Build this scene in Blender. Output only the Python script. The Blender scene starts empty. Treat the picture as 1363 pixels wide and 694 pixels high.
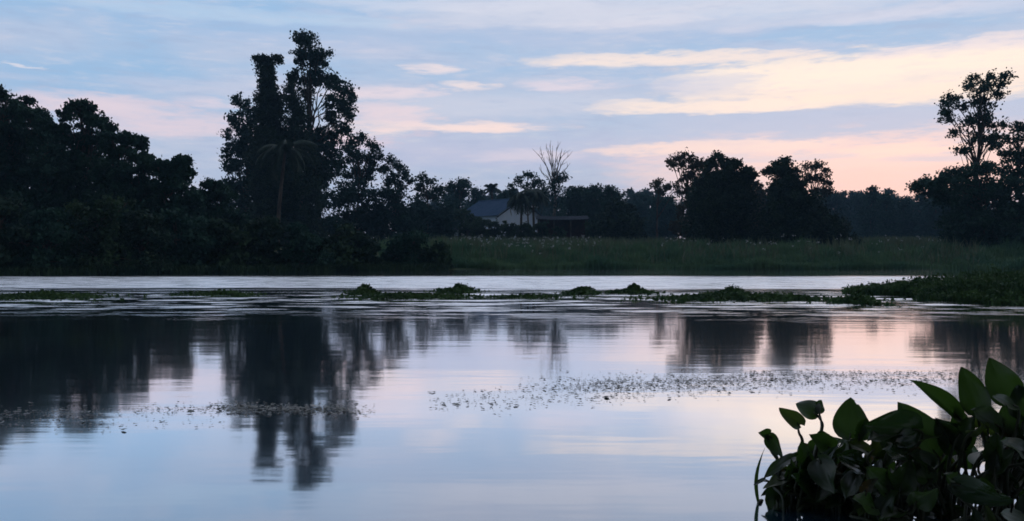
import bpy, math, random
import numpy as np
from mathutils import Vector

# ------------------------------------------------------------------ camera, sky, sun, exposure
F, HZ, CX, H = 1200.0, 338.0, 681.5, 0.75      # focal length and horizon of the photograph in its pixels, eye height in metres
scene = bpy.context.scene
cam_d = bpy.data.cameras.new('camera'); cam = bpy.data.objects.new('camera', cam_d)
scene.collection.objects.link(cam); scene.camera = cam
cam.location = (0, 0, H); cam.rotation_euler = (math.radians(90), 0, 0)
cam_d.sensor_width = 36; cam_d.lens = 36 * F / 1363; cam_d.shift_y = -9 / 1363
cam_d.clip_start = 0.05; cam_d.clip_end = 20000
scene.view_settings.view_transform = 'Standard'; scene.view_settings.look = 'None'
scene.view_settings.exposure = 0; scene.view_settings.gamma = 1
scene.cycles.max_bounces = 5; scene.cycles.diffuse_bounces = 2; scene.cycles.glossy_bounces = 3
scene.cycles.transmission_bounces = 2; scene.cycles.volume_bounces = 0
scene.cycles.filter_width = 1.7
scene.cycles.use_denoising = True

SUN_EL, SUN_AZ = math.radians(2.0), math.radians(23)   # low behind the right-hand trees
def lin(r, g, b, k=1.0):
    f = lambda c: ((c / 255 + .055) / 1.055) ** 2.4 if c > 10.3 else c / 255 / 12.92
    return (f(r) * k, f(g) * k, f(b) * k, 1)

world = bpy.data.worlds.new('World'); scene.world = world; world.use_nodes = True
nt = world.node_tree; nt.nodes.clear()
def N(tree, kind, **kw):
    n = tree.nodes.new(kind)
    for k, v in kw.items(): setattr(n, k, v)
    return n
def M(op, a, b=None, c=None, tree=None):
    tree = tree or nt
    n = tree.nodes.new('ShaderNodeMath'); n.operation = op
    for i, v in enumerate((a, b, c)):
        if v is None: continue
        if isinstance(v, (int, float)): n.inputs[i].default_value = v
        else: tree.links.new(v, n.inputs[i])
    return n.outputs[0]
def MAP(v, a, b, c=0, d=1, kind='SMOOTHSTEP', tree=None):
    tree = tree or nt
    n = N(tree, 'ShaderNodeMapRange', interpolation_type=kind)
    tree.links.new(v, n.inputs['Value'])
    for k, x in zip(('From Min', 'From Max', 'To Min', 'To Max'), (a, b, c, d)): n.inputs[k].default_value = x
    return n.outputs['Result']
def MIX(fac, a, b, tree=None):
    tree = tree or nt
    n = N(tree, 'ShaderNodeMix', data_type='RGBA')
    for v, s in ((fac, n.inputs[0]), (a, n.inputs[6]), (b, n.inputs[7])):
        if isinstance(v, (int, float, tuple)): s.default_value = v
        else: tree.links.new(v, s)
    return n.outputs[2]
def NOISE(vec, scale, detail=4, rough=.55, tree=None):
    tree = tree or nt
    n = N(tree, 'ShaderNodeTexNoise'); tree.links.new(vec, n.inputs['Vector'])
    n.inputs['Scale'].default_value = scale; n.inputs['Detail'].default_value = detail; n.inputs['Roughness'].default_value = rough
    return n.outputs['Fac']
def COMB(x, y, z, tree=None):
    tree = tree or nt
    n = N(tree, 'ShaderNodeCombineXYZ')
    for i, v in enumerate((x, y, z)):
        if isinstance(v, (int, float)): n.inputs[i].default_value = v
        else: tree.links.new(v, n.inputs[i])
    return n.outputs[0]

def build_sky():
    tc = N(nt, 'ShaderNodeTexCoord'); sp = N(nt, 'ShaderNodeSeparateXYZ'); nt.links.new(tc.outputs['Generated'], sp.inputs[0])
    x, y, z = sp.outputs
    u = M('ARCTAN2', x, y)                                             # azimuth from the view axis
    hor = M('SQRT', M('ADD', M('MULTIPLY', x, x), M('MULTIPLY_ADD', y, y, 1e-6)))
    v = M('DIVIDE', z, hor)                                            # tangent of the elevation
    n1 = NOISE(COMB(M('MULTIPLY', u, 5.0), M('MULTIPLY', v, 42.0), 3.1), 1.0, 5, .6)
    n2 = NOISE(COMB(M('MULTIPLY', u, 15.0), M('MULTIPLY', v, 75.0), 7.7), 1.0, 6, .6)
    n4 = NOISE(COMB(M('MULTIPLY', u, 34.0), M('MULTIPLY', v, 190.0), 2.2), 1.0, 4, .6)
    n3 = NOISE(COMB(M('MULTIPLY', u, 3.0), M('MULTIPLY', v, 12.0), 1.3), 1.0, 4, .55)
    u2 = M('ADD', u, M('MULTIPLY_ADD', n2, .16, -.08)); nn = M('MULTIPLY_ADD', n4, 2.3, M('MULTIPLY_ADD', n2, 1.6, -1.95))
    v2 = M('ADD', v, M('ADD', M('MULTIPLY_ADD', n1, .018, -.009), M('MULTIPLY_ADD', n2, .022, -.011)))
    rp = N(nt, 'ShaderNodeValToRGB'); nt.links.new(M('MULTIPLY', v, 1.0), rp.inputs[0])
    els = rp.color_ramp.elements
    stops = [(0.0, (192, 186, 209)), (.05, (184, 190, 214)), (.10, (176, 192, 218)), (.18, (162, 190, 221)),
             (.26, (156, 188, 222)), (.36, (214, 217, 228)), (.60, (238, 236, 238)), (1.0, (190, 202, 222))]
    while len(els) < len(stops): els.new(.5)
    for e, (p, c) in zip(els, stops): e.position = p; e.color = lin(*c)
    col = rp.outputs['Color']
    mott = M('MULTIPLY_ADD', n4, .5, M('MULTIPLY', n2, .5))
    left = MAP(u, -.55, .55, 1, 0, 'LINEAR')
    col = MIX(M('MULTIPLY', left, .50), col, lin(140, 181, 221))
    col = MIX(M('MULTIPLY', MAP(n3, .36, .62), .65), col, lin(194, 199, 219))       # pale veil
    col = MIX(M('MULTIPLY', MAP(n1, .46, .70), .42), col, lin(206, 204, 222))       # thin streaks everywhere
    col = MIX(M('MULTIPLY', MAP(mott, .50, .66), .30), col, lin(216, 212, 224))
    col = MIX(M('MULTIPLY', MAP(mott, .50, .36), .42), col, lin(158, 178, 210))
    # streaks: centre px, centre py, half width, half height, softness, colour, amount
    S = [
        (640, 50, 420, 16, .9, (158, 180, 212), .55), (1000, 30, 300, 9, .9, (190, 192, 214), .6), (860, 28, 120, 7, .9, (204, 200, 218), .6),
        (900, 14, 360, 18, .9, (200, 202, 220), .75), (620, 8, 200, 9, .9, (198, 202, 222), .6), (1230, 18, 160, 9, .9, (198, 200, 222), .6), (690, 140, 170, 16, .9, (188, 192, 214), .6),
        (330, 22, 260, 10, .9, (170, 196, 224), .5), (1120, 162, 330, 26, .8, (178, 188, 213), .85), (620, 205, 330, 24, .9, (178, 182, 211), .6),
        (1235, 98, 390, 33, .62, (252, 224, 206), 1), (1190, 88, 300, 17, .7, (255, 232, 210), .8), (900, 79, 210, 9, .8, (250, 222, 206), .9),
        (1215, 124, 240, 13, .8, (253, 224, 202), .9), (930, 143, 165, 9, .7, (250, 222, 206), .95), (1010, 140, 80, 9, .8, (252, 224, 206), .8),
        (1330, 58, 180, 10, .9, (226, 208, 214), .8), (930, 112, 95, 14, .8, (182, 188, 214), .7), (1160, 118, 60, 5, .9, (238, 214, 206), .6),
        (1130, 222, 330, 44, .85, (242, 202, 200), .95), (1170, 222, 210, 36, .8, (251, 203, 192), .9), (1215, 250, 190, 26, .9, (247, 192, 184), .8),
        (940, 196, 150, 9, .75, (249, 211, 200), .95), (1190, 199, 120, 8, .7, (251, 211, 196), .9), (1110, 205, 60, 6, .8, (206, 190, 206), .8),
        (1255, 208, 60, 6, .8, (200, 188, 206), .85), (1000, 212, 90, 7, .9, (196, 190, 210), .6),
        (590, 170, 135, 9, .8, (246, 212, 206), .95), (520, 152, 80, 16, .9, (238, 204, 208), .8), (640, 173, 60, 6, .8, (250, 214, 204), .8),
        (575, 92, 48, 7, .9, (240, 214, 212), .85), (618, 115, 40, 6, .9, (244, 216, 210), .85), (515, 124, 75, 10, .9, (234, 206, 212), .8), (752, 112, 60, 10, .9, (228, 204, 214), .7),
        (110, 140, 130, 15, .9, (226, 196, 206), .9), (235, 166, 120, 15, .9, (222, 194, 206), .85), (285, 138, 60, 9, .9, (222, 198, 212), .7),
        (34, 88, 22, 5, .9, (226, 214, 220), .7), (420, 185, 110, 16, .9, (236, 196, 202), .8), (720, 205, 80, 10, .9, (220, 200, 214), .6),
    ]
    for (px, py, rx, ry, soft, c, amt) in S:
        u0 = math.atan((px - CX) / F); v0 = (HZ - py) / F * math.cos(u0)
        ru = rx / F * math.cos(u0) ** 2; rv = ry / F
        du = M('MULTIPLY_ADD', u2, 1 / ru, -u0 / ru); dv = M('MULTIPLY_ADD', v2, 1 / rv, -v0 / rv)
        du2 = M('MULTIPLY', du, du); du2 = M('MULTIPLY', du2, du2) if rx > 140 else du2
        d = M('MULTIPLY_ADD', dv, dv, du2)
        d = M('ADD', d, nn)
        col = MIX(M('MULTIPLY', MAP(d, .65 - soft, 1.6, amt, 0), MAP(mott, .34, .56, .62, 1)), col, lin(*[x + (255 - x) * .28 for x in c] if sum(c) > 580 else [x + 8 for x in c]))
    back = M('MULTIPLY', MAP(M('ABSOLUTE', u), .95, 2.3, 1, .22), MAP(v, .8, 3, 1, .8))       # the sky darkens away from the sunset
    sky = N(nt, 'ShaderNodeTexSky', sky_type='NISHITA', sun_disc=False, sun_elevation=SUN_EL, sun_rotation=SUN_AZ)
    b1 = N(nt, 'ShaderNodeBackground'); nt.links.new(sky.outputs[0], b1.inputs[0]); b1.inputs[1].default_value = .008
    b2 = N(nt, 'ShaderNodeBackground'); nt.links.new(col, b2.inputs[0]); nt.links.new(M('MULTIPLY', back, 1.08), b2.inputs[1])
    ad = N(nt, 'ShaderNodeAddShader'); out = N(nt, 'ShaderNodeOutputWorld')
    nt.links.new(b1.outputs[0], ad.inputs[0]); nt.links.new(b2.outputs[0], ad.inputs[1]); nt.links.new(ad.outputs[0], out.inputs[0])
build_sky()

sun_d = bpy.data.lights.new('sun', 'SUN'); sun = bpy.data.objects.new('sun', sun_d); scene.collection.objects.link(sun)
sun_d.energy = .008; sun_d.angle = math.radians(40); sun_d.color = (1, .74, .60)
sdir = Vector((math.sin(SUN_AZ) * math.cos(SUN_EL), math.cos(SUN_AZ) * math.cos(SUN_EL), math.sin(SUN_EL)))
sun.rotation_euler = (-sdir).to_track_quat('-Z', 'Y').to_euler()

# ------------------------------------------------------------------ helpers
col = scene.collection
def P(px, py, d): return np.array(((px - CX) / F * d, d, H + (HZ - py) / F * d))
def tag(o, label=None, cat=None, group=None, kind=None):
    if label: o['label'] = label
    if cat: o['category'] = cat
    if group: o['group'] = group
    if kind: o['kind'] = kind
    return o
def empty(name, loc, label, cat, group=None):
    o = bpy.data.objects.new(name, None); col.objects.link(o); o.location = loc; o.empty_display_size = .2
    return tag(o, label, cat, group)
def link(name, me, mat, parent=None):
    o = bpy.data.objects.new(name, me); col.objects.link(o)
    if mat: me.materials.append(mat)
    if parent: o.parent = parent
    return o
def quads(name, V, mat, parent=None, n=4, smooth=False):
    """V: (k*n, 3) array, every n vertices one face"""
    me = bpy.data.meshes.new(name); nv = len(V); nf = nv // n
    me.vertices.add(nv); me.vertices.foreach_set('co', np.asarray(V, dtype=np.float32).ravel())
    me.loops.add(nv); me.loops.foreach_set('vertex_index', np.arange(nv, dtype=np.int32))
    me.polygons.add(nf); me.polygons.foreach_set('loop_start', np.arange(0, nv, n, dtype=np.int32))
    me.update(); me.validate()
    return link(name, me, mat, parent)
class MB:
    def __init__(s): s.v = []; s.f = []
    def add(s, v, f):
        b = len(s.v); s.v += [tuple(map(float, p)) for p in v]; s.f += [tuple(i + b for i in q) for q in f]
    def tube(s, pts, rad, n=6):
        pts = [np.array(p, float) for p in pts]; b = len(s.v); k = len(pts)
        for i, p in enumerate(pts):
            t = pts[min(i + 1, k - 1)] - pts[max(i - 1, 0)]; t = t / (np.linalg.norm(t) + 1e-9)
            a = np.cross(t, (0, 1, 0) if abs(t[1]) < .9 else (1, 0, 0)); a /= np.linalg.norm(a); c = np.cross(t, a)
            for j in range(n):
                w = 2 * math.pi * j / n
                s.v.append(tuple(p + rad[i] * (math.cos(w) * a + math.sin(w) * c)))
        for i in range(k - 1):
            for j in range(n):
                s.f.append((b + i * n + j, b + i * n + (j + 1) % n, b + (i + 1) * n + (j + 1) % n, b + (i + 1) * n + j))
        s.f.append(tuple(b + j for j in range(n))[::-1]); s.f.append(tuple(b + (k - 1) * n + j for j in range(n)))
    def box(s, lo, hi):
        x0, y0, z0 = lo; x1, y1, z1 = hi
        s.add([(x0, y0, z0), (x1, y0, z0), (x1, y1, z0), (x0, y1, z0), (x0, y0, z1), (x1, y0, z1), (x1, y1, z1), (x0, y1, z1)],
              [(3, 2, 1, 0), (4, 5, 6, 7), (0, 1, 5, 4), (1, 2, 6, 5), (2, 3, 7, 6), (3, 0, 4, 7)])
    def build(s, name, mat, parent=None, smooth=False):
        me = bpy.data.meshes.new(name); me.from_pydata(s.v, [], s.f); me.update()
        if smooth: me.polygons.foreach_set('use_smooth', [True] * len(me.polygons))
        return link(name, me, mat, parent)
def unit(a): return a / (np.linalg.norm(a, axis=-1, keepdims=True) + 1e-9)

# ------------------------------------------------------------------ materials
def mat_new(name):
    m = bpy.data.materials.new(name); m.use_nodes = True; t = m.node_tree; t.nodes.clear(); return m, t
def mat_noise(name, c1, c2, scale=1.0, rough=.8, spec=.2, transl=0.0, detail=4, stretch=(1, 1, 1), bump=0.0, lo=.35, hi=.65, tcol=None):
    m, t = mat_new(name)
    tc = N(t, 'ShaderNodeTexCoord'); mp = N(t, 'ShaderNodeMapping'); mp.inputs['Scale'].default_value = stretch
    t.links.new(tc.outputs['Object'], mp.inputs[0])
    nz = NOISE(mp.outputs[0], scale, detail, .6, t)
    c = MIX(MAP(nz, lo, hi, tree=t), (*c1, 1), (*c2, 1), t)
    b = N(t, 'ShaderNodeBsdfPrincipled'); t.links.new(c, b.inputs['Base Color'])
    b.inputs['Roughness'].default_value = rough; b.inputs['Specular IOR Level'].default_value = spec
    if bump:
        bp = N(t, 'ShaderNodeBump'); bp.inputs['Strength'].default_value = bump; t.links.new(nz, bp.inputs['Height']); t.links.new(bp.outputs[0], b.inputs['Normal'])
    out = N(t, 'ShaderNodeOutputMaterial'); sh = b.outputs[0]
    if transl:
        tr = N(t, 'ShaderNodeBsdfTranslucent')
        if tcol: tr.inputs[0].default_value = (*tcol, 1)
        else: t.links.new(c, tr.inputs[0])
        mx = N(t, 'ShaderNodeMixShader'); mx.inputs[0].default_value = transl
        t.links.new(sh, mx.inputs[1]); t.links.new(tr.outputs[0], mx.inputs[2]); sh = mx.outputs[0]
    t.links.new(sh, out.inputs[0]); return m
LEAF = mat_noise('leaf_broad', (.013, .046, .034), (.030, .074, .050), .7, .75, .15, .15)
LEAFB = mat_noise('leaf_cool', (.013, .048, .042), (.028, .074, .060), .9, .75, .15, .15)
LEAFR = mat_noise('leaf_brownish', (.040, .042, .030), (.060, .062, .036), .9, .75, .15, .15)
VINE = mat_noise('leaf_vine', (.012, .034, .026), (.028, .058, .034), 1.1, .7, .15, .10)
SHRUB = mat_noise('leaf_shrub', (.014, .036, .024), (.040, .078, .036), .8, .75, .15, .12)
FROND = mat_noise('palm_frond', (.016, .038, .026), (.032, .058, .038), 1.5, .6, .3, .15)
BARK = mat_noise('bark', (.05, .042, .035), (.11, .095, .08), 6, .9, .1, 0, 5, (1, 1, .25), .4)
DEAD = mat_noise('dead_wood', (.14, .12, .11), (.24, .21, .19), 5, .85, .1, 0, 5, (1, 1, .25), .3)
GRASS = mat_noise('bank_grass', (.055, .130, .075), (.100, .175, .085), .35, .75, .15, .2)
REED = mat_noise('reed', (.085, .12, .075), (.13, .16, .10), .8, .75, .15, .2)
ISLE = mat_noise('floating_grass', (.024, .060, .022), (.060, .115, .034), 2.0, .7, .2, .2)
FLOWER = mat_noise('pale_flower', (.34, .37, .39), (.48, .50, .50), 3, .7, .2, .2)
SPECK = mat_noise('water_fern', (.022, .030, .018), (.070, .078, .055), 30, .35, .5)
HYA = mat_noise('hyacinth_leaf', (.007, .016, .006), (.017, .034, .009), 9, .34, .5, .24, 4, tcol=(.07, .16, .02))
HYAS = [HYA, mat_noise('hyacinth_leaf_olive', (.010, .022, .006), (.028, .040, .011), 11, .4, .5, .28, 5, tcol=(.09, .15, .02)),
        mat_noise('hyacinth_leaf_wet', (.008, .018, .008), (.018, .034, .014), 8, .16, .7, .16, 4, tcol=(.05, .12, .02)),
        mat_noise('hyacinth_leaf_withered', (.010, .016, .006), (.070, .045, .018), 16, .6, .3, .2, 6, tcol=(.12, .08, .02), lo=.48, hi=.62)]
STALK = mat_noise('hyacinth_stalk', (.018, .028, .012), (.040, .045, .02), 14, .45, .45, .1)
GROUND = mat_noise('ground_soil', (.035, .060, .028), (.070, .075, .042), .25, .95, .05, 0, 6, (1, 1, 1), .3)
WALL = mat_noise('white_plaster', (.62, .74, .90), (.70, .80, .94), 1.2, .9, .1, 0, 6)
ROOFM = mat_noise('roof_sheet', (.040, .085, .155), (.060, .105, .185), 1.5, .9, .08, 0, 5)
DARKROOF = mat_noise('old_roof_sheet', (.022, .030, .042), (.045, .055, .075), 2, .95, .04, 0, 5)
BRICK = mat_noise('red_brick', (.035, .020, .018), (.06, .03, .025), 3, .9, .1, 0, 5)
CONC = mat_noise('concrete', (.33, .35, .37), (.46, .48, .50), 3, .9, .1, 0, 5)
PALEBLUE = mat_noise('painted_panel', (.30, .38, .46), (.38, .46, .54), 2, .8, .2)
GLASS = mat_noise('window_glass', (.03, .04, .05), (.05, .06, .07), 3, .15, .5)
WIRE = mat_noise('wire', (.04, .04, .045), (.06, .06, .065), 3, .7, .2)

# ------------------------------------------------------------------ ground, water, haze
def sstep(a, b, x):
    t = np.clip((x - a) / (b - a), 0, 1); return t * t * (3 - 2 * t)
def shore(X):
    X = np.asarray(X, float)
    return 30.5 + 14 * sstep(-22, 2, X) + .5 * np.sin(X * .35) + .35 * np.sin(X * .9 + 1) + .15 * np.sin(X * 2.3)
def gz(X, Y):
    X = np.asarray(X, float); Y = np.asarray(Y, float); t = Y - shore(X)
    land = .75 * sstep(0, 9, t) + .55 * sstep(6, 40, t) + .8 * sstep(35, 90, t) + .1 * np.sin(X * .6 + Y * .3) * sstep(1, 8, t)
    bed = -1.2 * sstep(0, 6, -t)
    near = 2.2 * sstep(-1.0, -6, Y) if False else 2.2 * sstep(1.0, 6.0, -Y)
    return np.where(t > 0, land, bed) + near
def build_ground():
    ys = np.concatenate([np.array([-3000, -800, -200, -60, -20, -8, -5, -3, -2, -1, 0, 5, 12, 20, 25]), np.arange(27, 60, .6), np.arange(60, 130, 3), np.array([150, 200, 300, 600, 1500, 4000, 9000])])
    xs = np.concatenate([np.array([-9000, -3000, -1000, -400, -200, -100, -70]), np.arange(-50, 51, .8), np.array([70, 100, 200, 400, 1000, 3000, 9000])])
    X, Y = np.meshgrid(xs, ys); Z = gz(X, Y)
    V = np.stack([X, Y, Z], -1).reshape(-1, 3); nx, ny = len(xs), len(ys)
    b = MB(); b.v = [tuple(p) for p in V]
    b.f = [(j * nx + i, j * nx + i + 1, (j + 1) * nx + i + 1, (j + 1) * nx + i) for j in range(ny - 1) for i in range(nx - 1)]
    tag(b.build('ground', GROUND, None, True), 'grassy river bank and flat land beyond it', 'ground', None, 'structure')
build_ground()

def water_mat():
    m, t = mat_new('river_water')
    g = N(t, 'ShaderNodeNewGeometry'); s = N(t, 'ShaderNodeSeparateXYZ'); t.links.new(g.outputs['Position'], s.inputs[0])
    x, y, z = s.outputs
    k = dict(tree=t)
    streak = NOISE(COMB(M('MULTIPLY', x, .10, **k), M('MULTIPLY', y, 1.0, **k), 0, t), 1.0, 5, .6, t)
    streak2 = NOISE(COMB(M('MULTIPLY', x, .75, **k), M('MULTIPLY', y, 2.3, **k), 4, t), 1.0, 5, .65, t)
    yw = M('ADD', y, M('MULTIPLY_ADD', streak, 5.0, -2.5, **k), **k)
    band = M('MULTIPLY', MAP(yw, 18.5, 19.5, tree=t), MAP(yw, 28.5, 31.0, 1, 0, tree=t), **k)              # wind-ruffled strip
    glit = NOISE(COMB(M('MULTIPLY', x, 1.1, **k), M('MULTIPLY', y, 5.5, **k), 9, t), 1.0, 4, .7, t)
    band = M('MULTIPLY', band, MAP(M('MULTIPLY_ADD', glit, .6, M('MULTIPLY', streak2, .4, **k), **k), .38, .56, .25, 1, tree=t), **k)
    band2 = M('MULTIPLY', M('MULTIPLY', MAP(y, 9.0, 14.5, tree=t), MAP(y, 16.5, 19, 1, 0, tree=t), **k), MAP(streak2, .50, .62, tree=t), **k)
    r = M('ADD', .062, M('MULTIPLY', band, M('MULTIPLY_ADD', streak2, .36, .16, **k), **k), **k)
    r = M('ADD', r, M('MULTIPLY', band2, .30, **k), **k)
    wave = NOISE(COMB(M('MULTIPLY', x, .8, **k), M('MULTIPLY', y, 3.2, **k), 0, t), 1.0, 3, .5, t)
    bp = N(t, 'ShaderNodeBump'); bp.inputs['Strength'].default_value = 1.0
    t.links.new(M('MULTIPLY', wave, M('ADD', .0016, M('MULTIPLY', M('ADD', band, band2, **k), .016, **k), **k), **k), bp.inputs['Height'])
    bp.inputs['Distance'].default_value = 1.0
    fr = N(t, 'ShaderNodeFresnel'); fr.inputs['IOR'].default_value = 1.33
    fac = MAP(fr.outputs[0], .16, .35, .56, .98, 'LINEAR', tree=t)
    gl = N(t, 'ShaderNodeBsdfGlossy'); gl.inputs['Color'].default_value = (.95, .97, 1, 1)
    t.links.new(r, gl.inputs['Roughness']); t.links.new(bp.outputs[0], gl.inputs['Normal'])
    df = N(t, 'ShaderNodeBsdfDiffuse'); df.inputs[0].default_value = (.006, .028, .055, 1)
    mx = N(t, 'ShaderNodeMixShader'); t.links.new(fac, mx.inputs[0]); t.links.new(df.outputs[0], mx.inputs[1]); t.links.new(gl.outputs[0], mx.inputs[2])
    out = N(t, 'ShaderNodeOutputMaterial'); t.links.new(mx.outputs[0], out.inputs[0]); return m
b = MB(); b.add([(-9000, -2.9, 0), (9000, -2.9, 0), (9000, 52, 0), (-9000, 52, 0)], [(0, 1, 2, 3)])
tag(b.build('water', water_mat()), 'calm river reflecting the dusk sky', 'river', None, 'structure')

def build_haze():
    m, t = mat_new('haze_air'); v = N(t, 'ShaderNodeVolumePrincipled')
    v.inputs['Color'].default_value = (.42, .70, 1.0, 1); v.inputs['Density'].default_value = .00055; v.inputs['Anisotropy'].default_value = .1
    out = N(t, 'ShaderNodeOutputMaterial'); t.links.new(v.outputs[0], out.inputs['Volume'])
    b = MB(); b.box((-260, -30, -2.4), (260, 330, 27)); tag(b.build('haze', m), 'thin evening haze over the river', 'haze', None, 'stuff')
build_haze()

# ------------------------------------------------------------------ trees
def leaf_cloud(C, n, R, L, rng, flat=.75, droop=.25, wr=.30):
    C = np.repeat(np.asarray(C), n, 0); k = len(C)
    R = np.repeat(np.broadcast_to(R, (k // n,)), n)[:, None]
    p = C + rng.normal(0, 1, (k, 3)) * R * np.array((.62, .62, .62 * flat))
    a = rng.normal(0, 1, (k, 3)); a[:, 2] -= droop; a = unit(a)
    b = unit(np.cross(a, rng.normal(0, 1, (k, 3))))
    l = (L * rng.uniform(.6, 1.35, k))[:, None]; w = l * wr
    V = np.empty((k, 4, 3)); V[:, 0] = p - a * l * .5; V[:, 1] = p + b * w - a * l * .05; V[:, 2] = p + a * l * .5; V[:, 3] = p - b * w - a * l * .05
    return V.reshape(-1, 3)
def limb(mb, p0, p1, r0, r1, rng, k=5, wob=.06, n=5):
    p0 = np.array(p0, float); p1 = np.array(p1, float); L = np.linalg.norm(p1 - p0)
    pts = []; rad = []
    for i in range(k):
        t = i / (k - 1); j = rng.normal(0, wob * L, 3) * math.sin(math.pi * t)
        q = p0 + (p1 - p0) * t + j; q[2] += .08 * L * math.sin(math.pi * t); pts.append(q); rad.append(r0 + (r1 - r0) * t ** .8)
    mb.tube(pts, rad, n); return pts
seed = [11]
def tree(name, label, cat, d, trunk, lobes, mat=None, dens=4.0, nl=40, L=.24, cr=None, group=None, depth=.55, trunk_r=None, strands=0, twigs=4, bark=None, air=.92, back=0, grow=1.0, skirt=0):
    """trunk = (px at the ground, px at the top, py of the top); lobes = (px, py, rx, ry) in photograph pixels at distance d"""
    mat = mat or LEAF; seed[0] += 1; rng = np.random.default_rng(seed[0])
    base = P(trunk[0], HZ, d); base[2] = gz(base[0], base[1]) - .05
    root = empty(name, base, label, cat, group)
    top = P(trunk[1], trunk[2], d); hgt = top[2] - base[2]
    tr = trunk_r or max(.07, .020 * hgt)
    mb = MB()
    ax = []
    for i in range(7):
        t = i / 6; q = base + (top - base) * t; q[:2] += rng.normal(0, .015 * hgt, 2) * math.sin(math.pi * t); ax.append(q)
    ax[0] = base.copy()
    mb.tube([q - base for q in ax], [tr * (1.5 if i == 0 else 1 - .82 * i / 6) for i in range(7)], 8)
    Vs = []; dens *= 1.45; nl = int(nl * 1.5); L *= 1.06
    s = d / F
    wtot = max(l[0] + l[2] for l in lobes) - min(l[0] - l[2] for l in lobes)
    lobes = [(l[0], l[1], l[2] * grow, l[3] * grow) for l in lobes]
    if skirt: lobes = lobes + [(trunk[0] - skirt * .5, 300, skirt * .7, 24), (trunk[0] + skirt * .5, 304, skirt * .7, 24), (trunk[0], 328, skirt, 20)]
    lb = [(l, 0.) for l in lobes]
    if back:
        lb += [((l[0] + rng.normal(0, l[2] * .2), l[1] + l[3] * .25, l[2] * .9, l[3] * .9), back * wtot * s * sg) for l in lobes for sg in (-1, 1)]
    for (l, off) in lb:
        rx, rz = l[2] * s, l[3] * s; ry = rx * .95
        c = P(l[0], l[1], d); c[1] += off + rng.normal(0, depth * wtot * s * .28) if not off else off
        A = math.pi * rx * rz; k = max(3, int(A * dens * (.8 if off else 1)))
        dr = unit(rng.normal(0, 1, (k, 3))); rr = rng.uniform(0, 1, k)[:, None] ** .5 * air
        C = c + dr * rr * np.array((rx, ry, rz))
        R = cr or min(.55, max(.20, .34 * min(rx, rz)))
        Vs.append(leaf_cloud(C, nl, R * rng.uniform(.7, 1.25, k), L, rng))
        zz = np.array([q[2] for q in ax]); want = base[2] + (.93 if strands else max(.25, .62 - .05 * rng.normal())) * (c[2] - base[2])
        i0 = int(np.argmin(abs(zz - min(want, zz[-1] if strands else zz[-2]))))
        r0 = min(tr * .5, .03 + .045 * max(rx, rz))
        pts = limb(mb, ax[i0] - base, c - base, r0, r0 * .35, rng)
        for q in C[:(0 if strands else twigs)]: limb(mb, pts[int(rng.integers(2, 5))], q - base, r0 * .35, .012, rng, 4, .05, 4)
        ks = max(3, k // 3); ds = unit(rng.normal(0, 1, (ks, 3))); Cs = c + ds * rng.uniform(.92, 1.22, (ks, 1)) * np.array((rx, ry, rz))
        Vs.append(leaf_cloud(Cs, max(6, nl // 5), rng.uniform(.10, .24, ks), L * .85, rng, 1.0, .1))
        if strands and not off:
            for _ in range(strands):
                a = rng.uniform(0, 2 * math.pi); p = c + np.array((rx * math.cos(a), ry * math.sin(a), rng.uniform(-.3, .4) * rz))
                m = int(rng.integers(3, 8)); q = p + np.array([(rng.normal(0, .05), rng.normal(0, .05), -.22 * i) for i in range(m)])
                Vs.append(leaf_cloud(q, 16, .17, L * .8, rng, 1.0, .6))
    mb.build('trunk', bark or BARK, root, True)
    quads('crown', np.concatenate(Vs) - base, mat, root)
    return root
def copy_tree(o, loc, label, group, scale=(1, 1, 1), rot=0):
    c = o.copy(); col.objects.link(c); c.location = loc; c.scale = scale; c.rotation_euler = (0, 0, rot); c['label'] = label
    if group: c['group'] = group
    for ch in [x for x in bpy.data.objects if x.parent == o]:
        k = ch.copy(); col.objects.link(k); k.parent = c
    return c

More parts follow.
